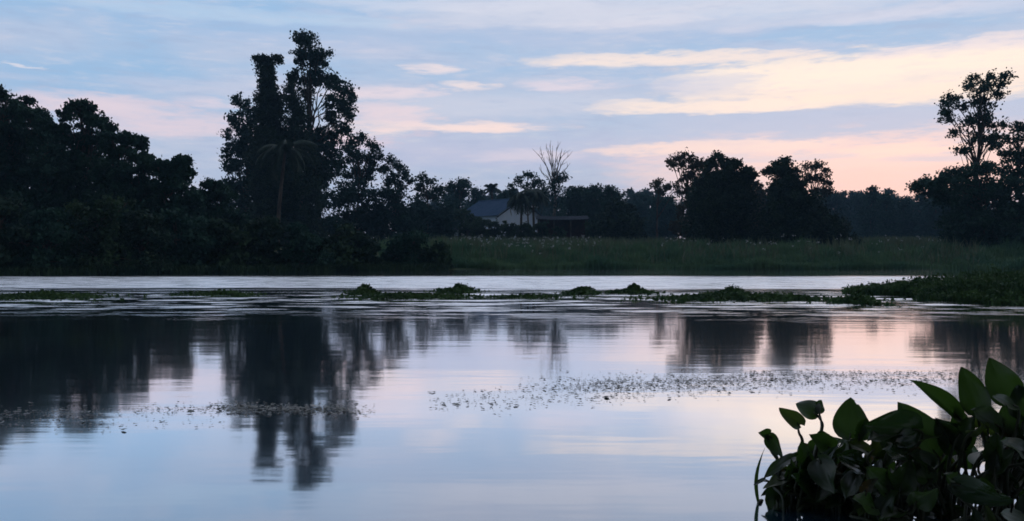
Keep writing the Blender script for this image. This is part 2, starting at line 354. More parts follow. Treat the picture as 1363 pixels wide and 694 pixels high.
BT = 'broadleaf_tree'
G1 = 'trees crowded on the left bank'
def left_bank():
    kw = dict(dens=4.8, nl=48, L=.20, group=G1, back=.22, skirt=46)
    tree(BT, 'broad dark tree cut by the left edge of the photo, tallest of the left bank', 'tree', 49, (5, 5, 150),
         [(4, 131, 13, 9), (17, 128, 8, 7), (0, 150, 26, 16), (28, 152, 14, 10), (40, 147, 7, 6), (20, 178, 34, 20), (5, 215, 46, 32), (-30, 160, 24, 22), (-50, 200, 40, 40), (10, 265, 50, 36)], **kw)
    tree(BT, 'narrow dark tree wedged between the edge tree and the peaked crown', 'tree', 47, (58, 55, 175),
         [(37, 150, 9, 6), (51, 153, 8, 7), (52, 172, 18, 12), (60, 166, 7, 6), (56, 192, 22, 16), (62, 225, 30, 24), (60, 265, 34, 30)], **kw)
    tree(BT, 'peaked dark crown with tiny sky holes on the left bank', 'tree', 49, (110, 108, 160),
         [(105, 144, 8, 6), (113, 141, 5, 4), (103, 156, 15, 10), (121, 156, 15, 9), (138, 166, 11, 7), (84, 172, 15, 10), (72, 178, 10, 8), (108, 186, 30, 15), (136, 186, 17, 12), (105, 215, 40, 25), (110, 265, 44, 32)], **{**kw, 'back': .15})
    tree(BT, 'spreading dark tree with flat layered shoulder right of the peaked crown', 'tree', 47, (158, 158, 200),
         [(158, 182, 14, 6), (176, 184, 10, 5), (182, 190, 5, 4), (150, 196, 14, 9), (166, 202, 16, 9), (150, 226, 34, 20), (160, 265, 38, 30)], **kw)
    tree(BT, 'sloping dark tree stepping down below the flat layered shoulder', 'tree', 46, (192, 190, 225),
         [(188, 209, 12, 8), (200, 222, 13, 10), (178, 236, 25, 16), (195, 248, 24, 16), (190, 275, 38, 26)], **kw)
    tree(BT, 'low dark tree with one crooked bough reaching right into the sky', 'tree', 45, (228, 228, 245),
         [(214, 219, 7, 4), (222, 234, 9, 6), (232, 224, 5, 4), (238, 216, 7, 3), (244, 213, 4, 2), (248, 227, 6, 4), (238, 236, 9, 5), (225, 246, 18, 11), (246, 250, 12, 8), (256, 262, 13, 9), (235, 276, 34, 20)], **{**kw, 'back': .15})
    tree(BT, 'small dark tree filling the gap left of the tall vine-wrapped tree', 'tree', 50, (284, 284, 262),
         [(280, 246, 9, 6), (290, 250, 12, 8), (274, 262, 17, 11), (298, 262, 14, 12), (285, 286, 30, 22)], **kw)
    tree(BT, 'dark tree standing outside the left edge of the photo', 'tree', 48, (-95, -95, 160),
         [(-95, 150, 30, 26), (-110, 190, 40, 34), (-80, 210, 40, 36), (-95, 260, 50, 40)], **kw)
left_bank()

def tall_group():
    tree('tall_tree', 'tallest tree with airy clumped crown rising behind the vine-wrapped trunk', 'tree', 77, (422, 412, 62),
         [(410, 55, 15, 10), (403, 63, 10, 8), (425, 72, 15, 9), (399, 74, 10, 6), (415, 85, 22, 9), (392, 102, 12, 10), (432, 104, 17, 11), (412, 104, 14, 9), (455, 117, 14, 11),
          (468, 130, 8, 10), (463, 150, 10, 12), (446, 138, 15, 11), (441, 158, 12, 8), (455, 168, 11, 9), (405, 124, 9, 8), (424, 178, 17, 15), (444, 184, 10, 10), (416, 200, 19, 16), (438, 206, 14, 13), (427, 230, 24, 19), (449, 225, 10, 13), (420, 260, 26, 22)],
         mat=LEAFB, dens=3.6, nl=34, L=.25, trunk_r=.32, depth=.35, air=.9, cr=.36, grow=1.2, skirt=34)
    tree('vine_wrapped_tree', 'slim tower of creeper with a tufted top beside the tallest tree', 'tree', 75, (366, 354, 84),
         [(351, 79, 9, 5), (367, 78, 9, 3.5), (344, 79, 4, 3), (358, 86, 8, 7), (356, 97, 9, 10), (356, 110, 12, 13), (357, 128, 16, 16), (359, 148, 20, 18), (361, 178, 27, 22), (364, 208, 32, 26), (366, 242, 38, 28), (370, 276, 40, 26), (375, 305, 44, 24)],
         mat=VINE, dens=6, nl=46, L=.20, strands=3, depth=.15, back=.12)
    tree('vine_wrapped_tree', 'second lower tower of creeper between the slim tower and the tallest tree', 'tree', 74, (404, 388, 112),
         [(387, 118, 9, 8), (389, 132, 13, 13), (392, 152, 17, 18), (395, 180, 20, 22), (399, 214, 23, 26), (403, 250, 24, 26), (408, 284, 21, 22), (412, 312, 22, 18)],
         mat=VINE, dens=6, nl=46, L=.20, strands=3, depth=.15)
    tree(BT, 'open crowned tree leaning out left behind the slim tower of creeper', 'tree', 80, (332, 322, 150),
         [(320, 134, 8, 6), (327, 145, 10, 9), (311, 158, 10, 9), (322, 172, 12, 10), (306, 178, 7, 6), (307, 200, 9, 9), (322, 198, 14, 11), (335, 190, 15, 18), (340, 228, 20, 22), (337, 160, 10, 12), (316, 220, 16, 13), (303, 222, 7, 8), (325, 246, 22, 14), (308, 244, 12, 9), (318, 270, 26, 18)],
         mat=LEAFB, dens=3.6, nl=34, L=.25, depth=.35, cr=.38, grow=1.15, skirt=30)
    kw = dict(mat=LEAFB, dens=3.6, nl=36, L=.24, depth=.4, cr=.38, grow=1.05, skirt=36)
    tree(BT, 'airy tree with bubbly crown just right of the tallest tree', 'tree', 82, (476, 476, 205),
         [(462, 194, 9, 7), (474, 190, 10, 7), (487, 186, 10, 7), (497, 196, 9, 8), (502, 206, 7, 7), (470, 208, 16, 10), (488, 212, 16, 12), (476, 230, 24, 15), (470, 262, 34, 22), (490, 290, 36, 22)], **kw)
    tree(BT, 'feathery tree of upright sprays stepping down from the bubbly crown', 'tree', 83, (526, 524, 225),
         [(519, 213, 6, 5), (527, 217, 5, 5), (532, 224, 7, 6), (514, 228, 9, 8), (541, 230, 5, 6), (547, 238, 6, 5), (528, 240, 16, 9), (520, 262, 30, 18), (530, 290, 34, 20)], **kw)
    tree(BT, 'low feathery tree between the upright sprays and the house', 'tree', 86, (568, 568, 245),
         [(563, 237, 6, 5), (573, 243, 6, 5), (556, 247, 9, 7), (581, 251, 8, 6), (570, 257, 20, 9), (565, 280, 28, 18), (590, 288, 24, 18)], **kw)
tall_group()

def palm(name, label, base_px, crown_px, crown_py, d, fl, nf, group=None, tr=.13, up=.5, tilt=0, lw=.05):
    seed[0] += 1; rng = np.random.default_rng(seed[0])
    base = P(base_px, HZ, d); base[2] = gz(base[0], base[1]) - .05
    root = empty(name, base, label, 'palm', group)
    c = P(crown_px, crown_py, d) - base
    mb = MB(); pts = [np.array((c[0] * (t ** 1.6), c[1] * t, c[2] * t)) for t in np.linspace(0, 1, 9)]
    mb.tube(pts, [tr * (1.5 if i == 0 else 1.05 - .35 * i / 8) for i in range(9)], 8); mb.build('trunk', BARK, root, True)
    for i in range(nf):
        az = 2 * math.pi * (i * .382 + rng.uniform(-.04, .04)); el = up + rng.uniform(-.75, .65)
        h = np.array((math.cos(az), math.sin(az), 0)); L = fl * rng.uniform(.85, 1.1)
        q = c.copy(); spine = [q.copy()]; e = el; K = 12
        for k in range(K):
            q = q + (h * math.cos(e) + np.array((0, 0, math.sin(e)))) * L / K; e -= (1.5 + .5 * rng.uniform()) / K; spine.append(q.copy())
        fm = MB(); fm.tube(spine, [.03 * (1 - .8 * k / K) + .004 for k in range(K + 1)], 4)
        side = np.array((-h[1], h[0], 0)); V = []
        for k in range(1, K * 3):
            t = k / (K * 3); f = t * K; a = int(f); p = spine[a] + (spine[min(a + 1, K)] - spine[a]) * (f - a)
            fw = unit(spine[min(a + 1, K)] - spine[max(a - 1, 0)]); ll = L * .30 * math.sin(math.pi * (.12 + .83 * t)) ** .7
            for sg in (-1, 1):
                dr = unit(side * sg * .8 + fw * .55 + np.array((0, 0, -.45 + rng.normal(0, .12))))
                w = fw * lw * .5
                b0 = len(fm.v); fm.v += [tuple(p - w), tuple(p + w), tuple(p + dr * ll * .6 + w * .8 + np.array((0, 0, -.05 * ll))), tuple(p + dr * ll + np.array((0, 0, -.25 * ll)))]
                fm.f.append((b0, b0 + 1, b0 + 2, b0 + 3))
        fm.build('frond', FROND, root)
    return root
palm('coconut_palm', 'coconut palm with curved pale trunk standing before the vine-wrapped towers', 369, 380, 200, 66, 2.5, 19, tr=.15, up=.35, lw=.07)
palm('coconut_palm', 'left twin of the two little palms in front of the white gable', 693, 695, 261, 88, 2.3, 19, 'little palms by the house', up=.3, lw=.08)
palm('coconut_palm', 'right twin of the two little palms in front of the white gable', 711, 709, 258, 89, 2.4, 19, 'little palms by the house', up=.3, lw=.08)
palm('coconut_palm', 'small bushy headed palm poking up just above the house roof', 655, 655, 254, 125, 1.7, 20, up=.9, tr=.2, lw=.10)

def middle_trees():
    kw = dict(mat=LEAFB, dens=4, nl=34, L=.28, depth=.4, cr=.45, grow=1.12, skirt=20)
    tree(BT, 'spiky topped tree left of the house roof', 'tree', 112, (611, 611, 250), [(603, 246, 7, 5), (613, 243, 5, 5), (620, 248, 7, 6), (609, 257, 15, 8), (606, 278, 18, 16), (600, 300, 16, 14)], **kw)
    tree(BT, 'little round tree peeping over the left end of the house roof', 'tree', 122, (634, 634, 258), [(634, 258, 9, 7), (634, 272, 11, 10), (636, 290, 12, 14)], **kw)
    tree(BT, 'small bush topped tree right behind the house ridge', 'tree', 118, (670, 670, 262), [(666, 262, 7, 5), (675, 259, 7, 5), (670, 272, 10, 9), (671, 292, 12, 14)], **kw)
    tree(BT, 'leafy tree with ragged crown shading the two little palms', 'tree', 94, (703, 702, 245),
         [(701, 235, 9, 6), (692, 241, 7, 6), (711, 239, 8, 6), (684, 250, 6, 5), (721, 245, 7, 6), (704, 249, 13, 7), (680, 258, 5, 4), (726, 254, 6, 6)], mat=LEAFB, dens=3.4, nl=30, L=.24, depth=.4, cr=.34)
    kw['group'] = 'rounded trees right of the house'; kw['mat'] = LEAF
    tree(BT, 'rounded tree just right of the bare dead tree', 'tree', 108, (766, 766, 258), [(760, 258, 9, 7), (771, 256, 10, 7), (765, 272, 18, 13), (764, 292, 20, 14)], **kw)
    tree(BT, 'rounded tree between the dead tree and the dark dome shrub', 'tree', 106, (791, 791, 256), [(786, 254, 8, 5), (796, 253, 9, 6), (790, 268, 18, 13), (791, 290, 20, 16)], **kw)
    tree(BT, 'rounded tree directly behind the dark dome shrub', 'tree', 104, (815, 815, 260), [(810, 256, 9, 6), (820, 260, 9, 7), (815, 274, 17, 13), (816, 292, 20, 16)], **kw)
    tree('dome_shrub', 'big dark dome shaped shrub right of the shed', 'shrub', 84, (827, 827, 285), [(822, 275, 16, 10), (835, 280, 14, 9), (812, 290, 16, 13), (840, 296, 18, 14), (827, 300, 32, 18), (828, 314, 36, 10)], mat=VINE, dens=5, nl=44, L=.22, back=.15)
    kw['group'] = None; kw['mat'] = LEAFB
    tree(BT, 'pale hazy tree in the gap right of the dome shrub', 'tree', 140, (853, 853, 266), [(850, 262, 8, 5), (858, 265, 9, 6), (853, 278, 16, 12), (855, 298, 20, 16)], **kw)
    tree(BT, 'thin stemmed tree with small flat crown left of the creeper mound', 'tree', 88, (875, 876, 250), [(872, 248, 7, 5), (880, 244, 8, 5), (890, 247, 8, 6), (898, 254, 7, 7), (882, 254, 9, 6)], mat=LEAFR, dens=3.4, nl=30, L=.24, depth=.4, cr=.32)
    tree(BT, 'hazy bush mass behind the thin stemmed tree', 'tree', 120, (885, 885, 270), [(880, 274, 16, 12), (897, 276, 14, 14), (885, 296, 24, 16)], **kw)
    kr = dict(mat=LEAFR, dens=3.8, nl=34, L=.22, depth=.35, cr=.32, grow=1.12, skirt=20)
    tree(BT, 'open crowned tree rising left behind the big creeper mound', 'tree', 73, (917, 913, 225),
         [(898, 212, 7, 6), (909, 208, 8, 5), (920, 211, 8, 6), (893, 219, 6, 4), (907, 219, 10, 6), (923, 221, 11, 7), (935, 215, 7, 5), (937, 224, 8, 7), (913, 235, 11, 9), (921, 252, 14, 11), (918, 275, 14, 14)], **kr)
    tree('vine_mound_tree', 'big square creeper mound of two merged trees in the middle right', 'tree', 65, (962, 962, 225),
         [(953, 211, 7, 6), (946, 218, 6, 5), (967, 217, 8, 6), (978, 220, 5, 4), (994, 228, 7, 3), (1001, 233, 4, 2), (945, 238, 18, 14), (965, 232, 18, 12), (984, 240, 18, 14), (935, 262, 15, 18), (955, 265, 32, 24), (984, 268, 22, 26), (945, 300, 30, 28), (980, 302, 24, 26), (960, 318, 40, 14)],
         mat=VINE, dens=5.5, nl=46, L=.19, grow=1.14, strands=2, depth=.2, back=.18)
    tree(BT, 'slight tree in the gap between the two creeper mounds', 'tree', 82, (1013, 1013, 256), [(1010, 251, 6, 6), (1017, 256, 6, 6), (1012, 266, 9, 8), (1014, 285, 12, 14)], **kr)
    tree('vine_mound_tree', 'pointed creeper mound sloping down to the right like a tent', 'tree', 62, (1048, 1044, 225),
         [(1043, 216, 7, 5), (1045, 226, 10, 9), (1024, 227, 4, 1.5), (1043, 243, 14, 12), (1047, 262, 20, 15), (1070, 270, 18, 14), (1045, 288, 28, 20), (1080, 292, 26, 18), (1030, 302, 14, 24), (1060, 308, 40, 20), (1098, 308, 22, 16), (1112, 320, 18, 11), (1070, 322, 50, 12), (1062, 282, 28, 22), (1080, 304, 38, 20), (1052, 262, 22, 16), (1061, 250, 12, 13), (1056, 238, 6, 8)],
         mat=VINE, dens=5.5, nl=46, L=.19, grow=1.14, strands=2, depth=.2, back=.15)
    tree(BT, 'brownish round open crown rising behind the pointed creeper mound', 'tree', 80, (1086, 1085, 235),
         [(1064, 229, 7, 5), (1075, 224, 8, 5), (1088, 223, 9, 6), (1099, 231, 6, 6), (1102, 241, 5, 7), (1091, 238, 9, 7), (1077, 238, 9, 6), (1098, 254, 7, 10), (1086, 255, 8, 8)], **kr)
middle_trees()

def right_trees():
    kr = dict(mat=LEAF, dens=3.8, nl=36, L=.20, depth=.3, cr=.30, grow=1.15)
    tree('tall_tree', 'tall forked tree with layered umbrella top near the right edge', 'tree', 62, (1300, 1305, 112),
         [(1303, 103, 9, 4), (1318, 100, 11, 3), (1333, 102, 8, 2.5), (1327, 113, 9, 3), (1310, 112, 8, 5), (1291, 114, 8, 6), (1300, 122, 13, 7), (1274, 129, 11, 6), (1263, 138, 8, 5), (1283, 139, 14, 8), (1309, 134, 13, 9), (1324, 126, 6, 6),
          (1269, 156, 9, 8), (1262, 150, 6, 4), (1289, 160, 13, 9), (1311, 158, 12, 9), (1329, 166, 9, 8), (1276, 178, 9, 7), (1298, 183, 14, 8), (1285, 200, 11, 7), (1318, 190, 13, 9), (1327, 182, 8, 8)], **{**kr, 'trunk_r': .2})
    tree(BT, 'ragged tree cut by the right edge beside the tall forked tree', 'tree', 59, (1356, 1354, 190),
         [(1347, 170, 9, 6), (1358, 168, 8, 5), (1362, 182, 10, 9), (1346, 190, 11, 8), (1338, 205, 9, 8), (1358, 206, 16, 12), (1345, 226, 20, 14), (1385, 178, 18, 14), (1395, 210, 24, 18), (1390, 250, 30, 24)], **kr)
    tree(BT, 'wide dark tree mass filling the right bank below the forked tree', 'tree', 56, (1310, 1310, 240),
         [(1272, 232, 10, 6), (1285, 225, 10, 7), (1300, 228, 13, 9), (1262, 240, 9, 5), (1240, 241, 8, 4), (1228, 246, 7, 4), (1250, 252, 14, 7), (1265, 262, 20, 12), (1300, 252, 24, 16), (1330, 252, 26, 18), (1288, 288, 30, 24), (1330, 292, 34, 26), (1295, 318, 36, 16), (1345, 315, 36, 20), (1375, 280, 34, 34)], **{**kr, 'back': .15, 'dens': 4.2})
    tree(BT, 'dark tree standing outside the right edge of the photo', 'tree', 57, (1440, 1440, 190), [(1440, 180, 34, 28), (1425, 225, 40, 30), (1455, 260, 50, 40), (1430, 300, 50, 30)], **{**kr, 'back': .15})
right_trees()

def far_trees():
    rng = np.random.default_rng(5)
    lab, grp = 'small hazy tree in the far treeline behind the field', 'trees of the far treeline'
    protos = []
    xs = [1112, 1124, 1137]
    shapes = [[(0, -72, 7, 5), (6, -66, 9, 7), (-6, -62, 10, 8), (0, -44, 15, 14), (2, -22, 16, 14)], [(0, -76, 5, 5), (-5, -66, 8, 7), (5, -64, 9, 8), (0, -46, 14, 14), (0, -22, 15, 14)], [(-7, -70, 7, 5), (5, -72, 7, 6), (0, -58, 14, 9), (0, -40, 16, 14), (0, -20, 16, 12)]]
    for x, sh in zip(xs, shapes):
        protos.append(tree('distant_tree', lab, 'tree', 170, (x, x, 268), [(x + a, 335 + b, c, e) for a, b, c, e in sh], mat=LEAFB, dens=3.2, nl=30, L=.36, depth=.35, cr=.55, group=grp, twigs=1))
    spots = [(x + rng.normal(0, 2), 112 + rng.uniform(0, 40), 1.0) for x in range(1148, 1300, 11)] + [(x + rng.normal(0, 3), 150 + rng.uniform(0, 50), 1.05) for x in list(range(1100, 1290, 17)) + list(range(560, 900, 19)) + list(range(1005, 1030, 12))] \
        + [(x, 195 + rng.uniform(0, 40), 1.0) for x in list(range(1310, 1600, 26)) + list(range(-260, 60, 30))]
    for i, (x, d, k) in enumerate(spots):
        p = protos[i % 3]; q = P(x, HZ, d); q[2] = gz(q[0], d) - .05; k *= rng.uniform(.84, 1.10) * (d / 170) ** .9 * .97
        copy_tree(p, q, lab, grp, (k * rng.uniform(.9, 1.2), k, k), rng.uniform(0, 6.28))
far_trees()

def unseen_shade_trees():  # unseen trees, added to block the sky behind the camera and darken the hyacinths
    for x, y, lab in ((-7, -8, 'unseen tree added behind and left of the viewer for shade'), (1.5, -8.5, 'unseen tree added right behind the viewer for shade'), (9, -7, 'unseen tree added behind and right of the viewer for shade')):
        seed[0] += 1; rng = np.random.default_rng(seed[0]); z = float(gz(x, y)) - .05; r = empty(BT, (x, y, z), lab, 'tree', 'unseen shade trees added on the near bank')
        mb = MB(); mb.tube([(0, 0, 0), (.1, .05, 2), (.05, .2, 4), (0, .3, 7)], [.32, .26, .2, .08], 8); C = unit(rng.normal(0, 1, (420, 3))) * rng.uniform(.3, 1, 420)[:, None] ** .5 * np.array((4.4, 2.6, 3.6)) + np.array((0, .6, 4.2))
        for q in C[:14]: limb(mb, (0.05, .2, 3 + rng.uniform()), q, .08, .02, rng)
        mb.build('trunk', BARK, r, True); quads('crown', leaf_cloud(C, 40, .6, .3, rng), LEAF, r)
unseen_shade_trees()

def dead_tree():
    d = 96; rng = np.random.default_rng(77); base = P(738, HZ, d); base[2] = gz(base[0], d) - .05
    root = empty('dead_tree', base, 'bare dead tree fanning pale twigs above the palms by the house', 'tree')
    mb = MB(); mb.tube([P(738, y, d) + np.array((rng.normal(0, .05), 0, 0)) - base if y < 330 else np.zeros(3) for y in (335, 310, 285, 262, 245)], [.24, .2, .17, .14, .12], 8); mb.build('trunk', DEAD, root, True)
    tips = [(716, 206), (721, 203), (727, 199), (731, 195), (736, 193), (741, 196), (747, 200), (752, 204), (758, 206), (756, 222), (718, 222)]
    for i, (x, y) in enumerate(tips):
        bm = MB(); dz = rng.uniform(-1.6, 1.6)
        p0 = P(737.5 + (x - 737) * .08, 238 + rng.uniform(-4, 20), d) - base; p1 = P(x, y, d) - base; p1[1] += dz
        mid = p0 + (p1 - p0) * .5 + np.array(((p0[0] - p1[0]) * .12, 0, .1)); pts = [p0, p0 + (mid - p0) * .5 + rng.normal(0, .06, 3), mid, mid + (p1 - mid) * .55 + rng.normal(0, .07, 3), p1]
        bm.tube(pts, [.075, .06, .046, .032, .014], 5)
        for k in range(5):
            j = int(rng.integers(1, 4)); s = pts[j] + (pts[j + 1] - pts[j]) * rng.uniform(); up = unit(p1 - p0) * rng.uniform(.35, .95) + np.array((rng.normal(0, .35), rng.normal(0, .3), .15))
            bm.tube([s, s + up * .5 + rng.normal(0, .04, 3), s + up], [.026, .02, .010], 4)
        bm.build('branch', DEAD, root, True)
    C = [P(x, y, d) - base for x, y in ((739, 240), (746, 238), (752, 236), (735, 247), (742, 250), (733, 258), (744, 262), (736, 272), (741, 282), (735, 292), (743, 296))]
    C = np.concatenate([np.array(C) + rng.normal(0, .3, (len(C), 3)) for _ in range(7)])
    quads('creeper', leaf_cloud(C, 26, .42, .24, rng), LEAFB, root)
dead_tree()

def shrubs():
    R = [(-70, 36, 250, 60, 'shrub'), (-5, 35.5, 252, 55, 'dark bank shrub under the tree cut by the left edge'), (62, 36, 276, 50, 'dark bank shrub below the narrow wedged tree'),
         (125, 37, 256, 50, 'dark bank shrub below the peaked crown'), (185, 37.5, 280, 46, 'dark bank shrub below the sloping dark tree'), (240, 38.5, 266, 44, 'dark bank shrub below the crooked bough'),
         (298, 40, 278, 44, 'dark bank shrub left of the curved palm trunk'), (350, 41, 284, 40, 'dark bank shrub at the foot of the curved palm trunk'), (398, 42, 300, 38, 'dark bank shrub below the tallest tree'),
         (440, 43, 296, 36, 'dark bank shrub below the bubbly crown'), (482, 44, 314, 32, 'dark low bank shrub beneath the feathery sprays'), (538, 44.5, 303, 40, 'rounded dark bank shrub at the left end of the grass'), (582, 45, 326, 24, 'lowest dark bank shrub spilling onto the grass right of the rounded one')]
    for i, (x, d, top, w, lab) in enumerate(R):
        for _ in range(30): d = float(shore((x - CX) / F * d)) + 1.7
        if lab == 'shrub': lab = 'dark bank shrub standing outside the left edge of the photo'
        h = 362 - top; r_ = np.random.default_rng(900 + i); lb = [(x, top + h * .86, w * .95, h * .16)]
        for q in range(13):
            fy = r_.uniform(.0, .9) ** .8; sx = r_.uniform(.16, .5) * w * (.6 + .5 * fy); lb.append((x + r_.normal(0, .42) * w, top + h * (.08 + .84 * fy) + r_.normal(0, 5), sx, sx * r_.uniform(.45, .8)))
        tree('bank_shrub', lab, 'shrub', d, (x, x + r_.normal(0, 6), top + h * .4), lb, mat=(SHRUB, VINE, LEAF)[i % 3], dens=5.2, nl=40, L=r_.uniform(.14, .24), depth=.6, group='shrubs along the left bank', back=.12, trunk_r=.07)
shrubs()

# ------------------------------------------------------------------ grass
def blades(pos, h, w, rng, lean=.35):
    k = len(pos); az = rng.uniform(0, 2 * math.pi, k); dr = np.stack([np.cos(az), np.sin(az), np.zeros(k)], -1); sd = np.stack([-np.sin(az), np.cos(az), np.zeros(k)], -1)
    h = h[:, None]; ln = rng.uniform(.05, lean, k)[:, None]; w = w[:, None] * .5; up = np.array((0, 0, 1.))
    m = pos + up * h * .6 + dr * h * ln * .4; t = pos + up * h * (1 - ln * .3) + dr * h * ln * 1.1
    V = np.empty((k, 2, 4, 3)); V[:, 0, 0] = pos - sd * w; V[:, 0, 1] = pos + sd * w; V[:, 0, 2] = m + sd * w * .8; V[:, 0, 3] = m - sd * w * .8
    V[:, 1, 0] = m - sd * w * .8; V[:, 1, 1] = m + sd * w * .8; V[:, 1, 2] = t + sd * w * .12; V[:, 1, 3] = t - sd * w * .12
    return V.reshape(-1, 3)
def grass():
    rng = np.random.default_rng(3)
    n = 95000; d = 44 + 34 * rng.uniform(0, 1, n) ** 1.5; px = rng.uniform(505, 1560, n); X = (px - CX) / F * d; t = d - shore(X); ok = t > -.35
    X, d, t = X[ok], d[ok], t[ok]; cl = np.sin(X * .7 + 2 * np.sin(d * .3)) * np.sin(d * .5 + X * .2)
    pos = np.stack([X, d, np.maximum(gz(X, d), 0) - .04], -1); cl2 = np.clip(np.sin(X * 1.9 + 3 * np.sin(d * .21)) * np.sin(d * 1.1 + X * .43 + 1) - .35, 0, 1); h = (.36 + .16 * cl + .75 * cl2 + rng.uniform(0, .34, len(X)) ** 1.3) * np.where(t < 1.0, .75, 1)
    tag(quads('grass', blades(pos, h, rng.uniform(.03, .06, len(X)), rng, .6), GRASS), 'dark green grass covering the far bank', 'grass', None, 'stuff')
    n = 14000; px = np.concatenate([rng.normal(1185, 40, n // 4), rng.normal(1010, 120, n // 4), rng.normal(720, 90, n // 4), rng.choice(rng.uniform(560, 1300, 60), n // 4) + rng.normal(0, 7, n // 4)]); d = np.where(np.arange(n) < n * .75, rng.uniform(64, 84, n), rng.uniform(46, 66, n)); X = (px - CX) / F * d
    pos = np.stack([X, d, gz(X, d) - .04], -1)
    tag(quads('reeds', blades(pos, rng.uniform(.5, 1.15, n), rng.uniform(.05, .09, n), rng, .4), REED), 'pale reedy grass at the back of the field', 'reeds', None, 'stuff')
    n = 300; px = np.where(rng.uniform(0, 1, n) < .55, rng.uniform(600, 800, n), rng.uniform(880, 1255, n)); d = rng.uniform(48, 80, n); X = (px - CX) / F * d
    C = np.stack([X, d, gz(X, d) + rng.uniform(.5, 1.0, n)], -1)
    tag(quads('white_wildflowers', leaf_cloud(C, 4, .07, .10, rng), FLOWER), 'scattered white flower heads in the bank grass', 'wildflowers', None, 'stuff')
    # low tangle at the foot of the left bank, closing the water's edge
    n = 26000; X = rng.uniform(-32, -3, n); d = shore(X) + rng.uniform(-.5, 2.2, n); pos = np.stack([X, d, np.maximum(gz(X, d), 0) - .04], -1)
    tag(quads('undergrowth', blades(pos, rng.uniform(.12, .45, n), rng.uniform(.03, .06, n), rng, .9), SHRUB), 'dark tangled undergrowth at the foot of the left bank', 'undergrowth', None, 'stuff')
grass()

# ------------------------------------------------------------------ house, shed, hut, poles
def place(o_pts, org, ang):
    c, s = math.cos(ang), math.sin(ang); return [(org[0] + x * c - y * s, org[1] + x * s + y * c, z) for x, y, z in o_pts]
def house():
    d = 102; ctr = P(691, HZ, d); z0 = float(gz(ctr[0], d)); root = empty('house', (ctr[0], d, z0), 'white gabled house with blue grey sheet roof among the trees', 'house')
    root.rotation_euler = (0, 0, math.radians(-50))
    # local axes: the gable end faces -y (towards the camera, turned left-right by the rotation), ridge along -x
    W, LEN, EH, RH = 6.2, 7.2, 2.55, 4.7
    z1 = H + (HZ - 265.5) / F * d - z0; RH = z1; EH = RH - 1.75
    b = MB(); t = .12
    # x runs along the ridge: gable at x=0, far end x=-LEN; y from -W/2 to W/2
    v = [(0, -W / 2, 0), (0, W / 2, 0), (0, W / 2, EH), (0, 0, RH - .1), (0, -W / 2, EH), (-LEN, -W / 2, 0), (-LEN, W / 2, 0), (-LEN, W / 2, EH), (-LEN, 0, RH - .1), (-LEN, -W / 2, EH)]
    b.add(v, [(0, 1, 2, 3, 4), (9, 8, 7, 6, 5), (5, 0, 4, 9), (1, 6, 7, 2)]); b.build('wall', WALL, root)
    rf = MB(); ov = .35
    for sg in (-1, 1):
        n = 46; sl = (RH - EH) / (W / 2); yo = W / 2 + .4
        for i in range(n):   # ribbed sheet
            x0 = -LEN - ov + (LEN + 2 * ov) * i / n; x1 = -LEN - ov + (LEN + 2 * ov) * (i + 1) / n; r = .035 * (i % 2)
            pts = []
            for xx in (x0, x1):
                for dz in (0, .05): pts += [(xx, 0 + sg * .0, RH + dz + r), (xx, sg * yo, RH - sl * yo + dz + r)]
            rf.add(pts, [(0, 1, 5, 4), (2, 3, 7, 6), (0, 1, 3, 2), (4, 5, 7, 6), (1, 3, 7, 5)])
    r = rf.build('roof', ROOFM, root); rc = MB(); rc.tube([(-LEN - ov, 0, RH + .09), (ov, 0, RH + .09)], [.08, .08], 6); rc.build('ridge_cap', ROOFM, r)
    fb = MB()
    for sg in (-1, 1): fb.tube([(ov + .02, 0, RH - .05), (ov + .02, sg * (W / 2 + .42), EH - .37)], [.07, .07], 4)
    fb.build('fascia', DARKROOF, r)
    for y0 in (-1.7, .9):
        w = MB(); w.box((.005, y0, 1.0), (.06, y0 + .95, 2.0)); wf = w.build('window', CONC, root); g = MB(); g.box((.05, y0 + .08, 1.08), (.075, y0 + .87, 1.92)); g.build('pane', GLASS, wf)
    dm = MB(); dm.box((.005, -.45, .02), (.05, .4, 2.0)); dm.build('door', DARKROOF, root)
    for x0 in (-2.6, -5.6):
        w = MB(); w.box((x0, -W / 2 - .05, 1.0), (x0 + 1.1, -W / 2 - .005, 2.0)); wf = w.build('window', CONC, root); g = MB(); g.box((x0 + .08, -W / 2 - .07, 1.08), (x0 + 1.02, -W / 2 - .04, 1.92)); g.build('pane', GLASS, wf)
house()
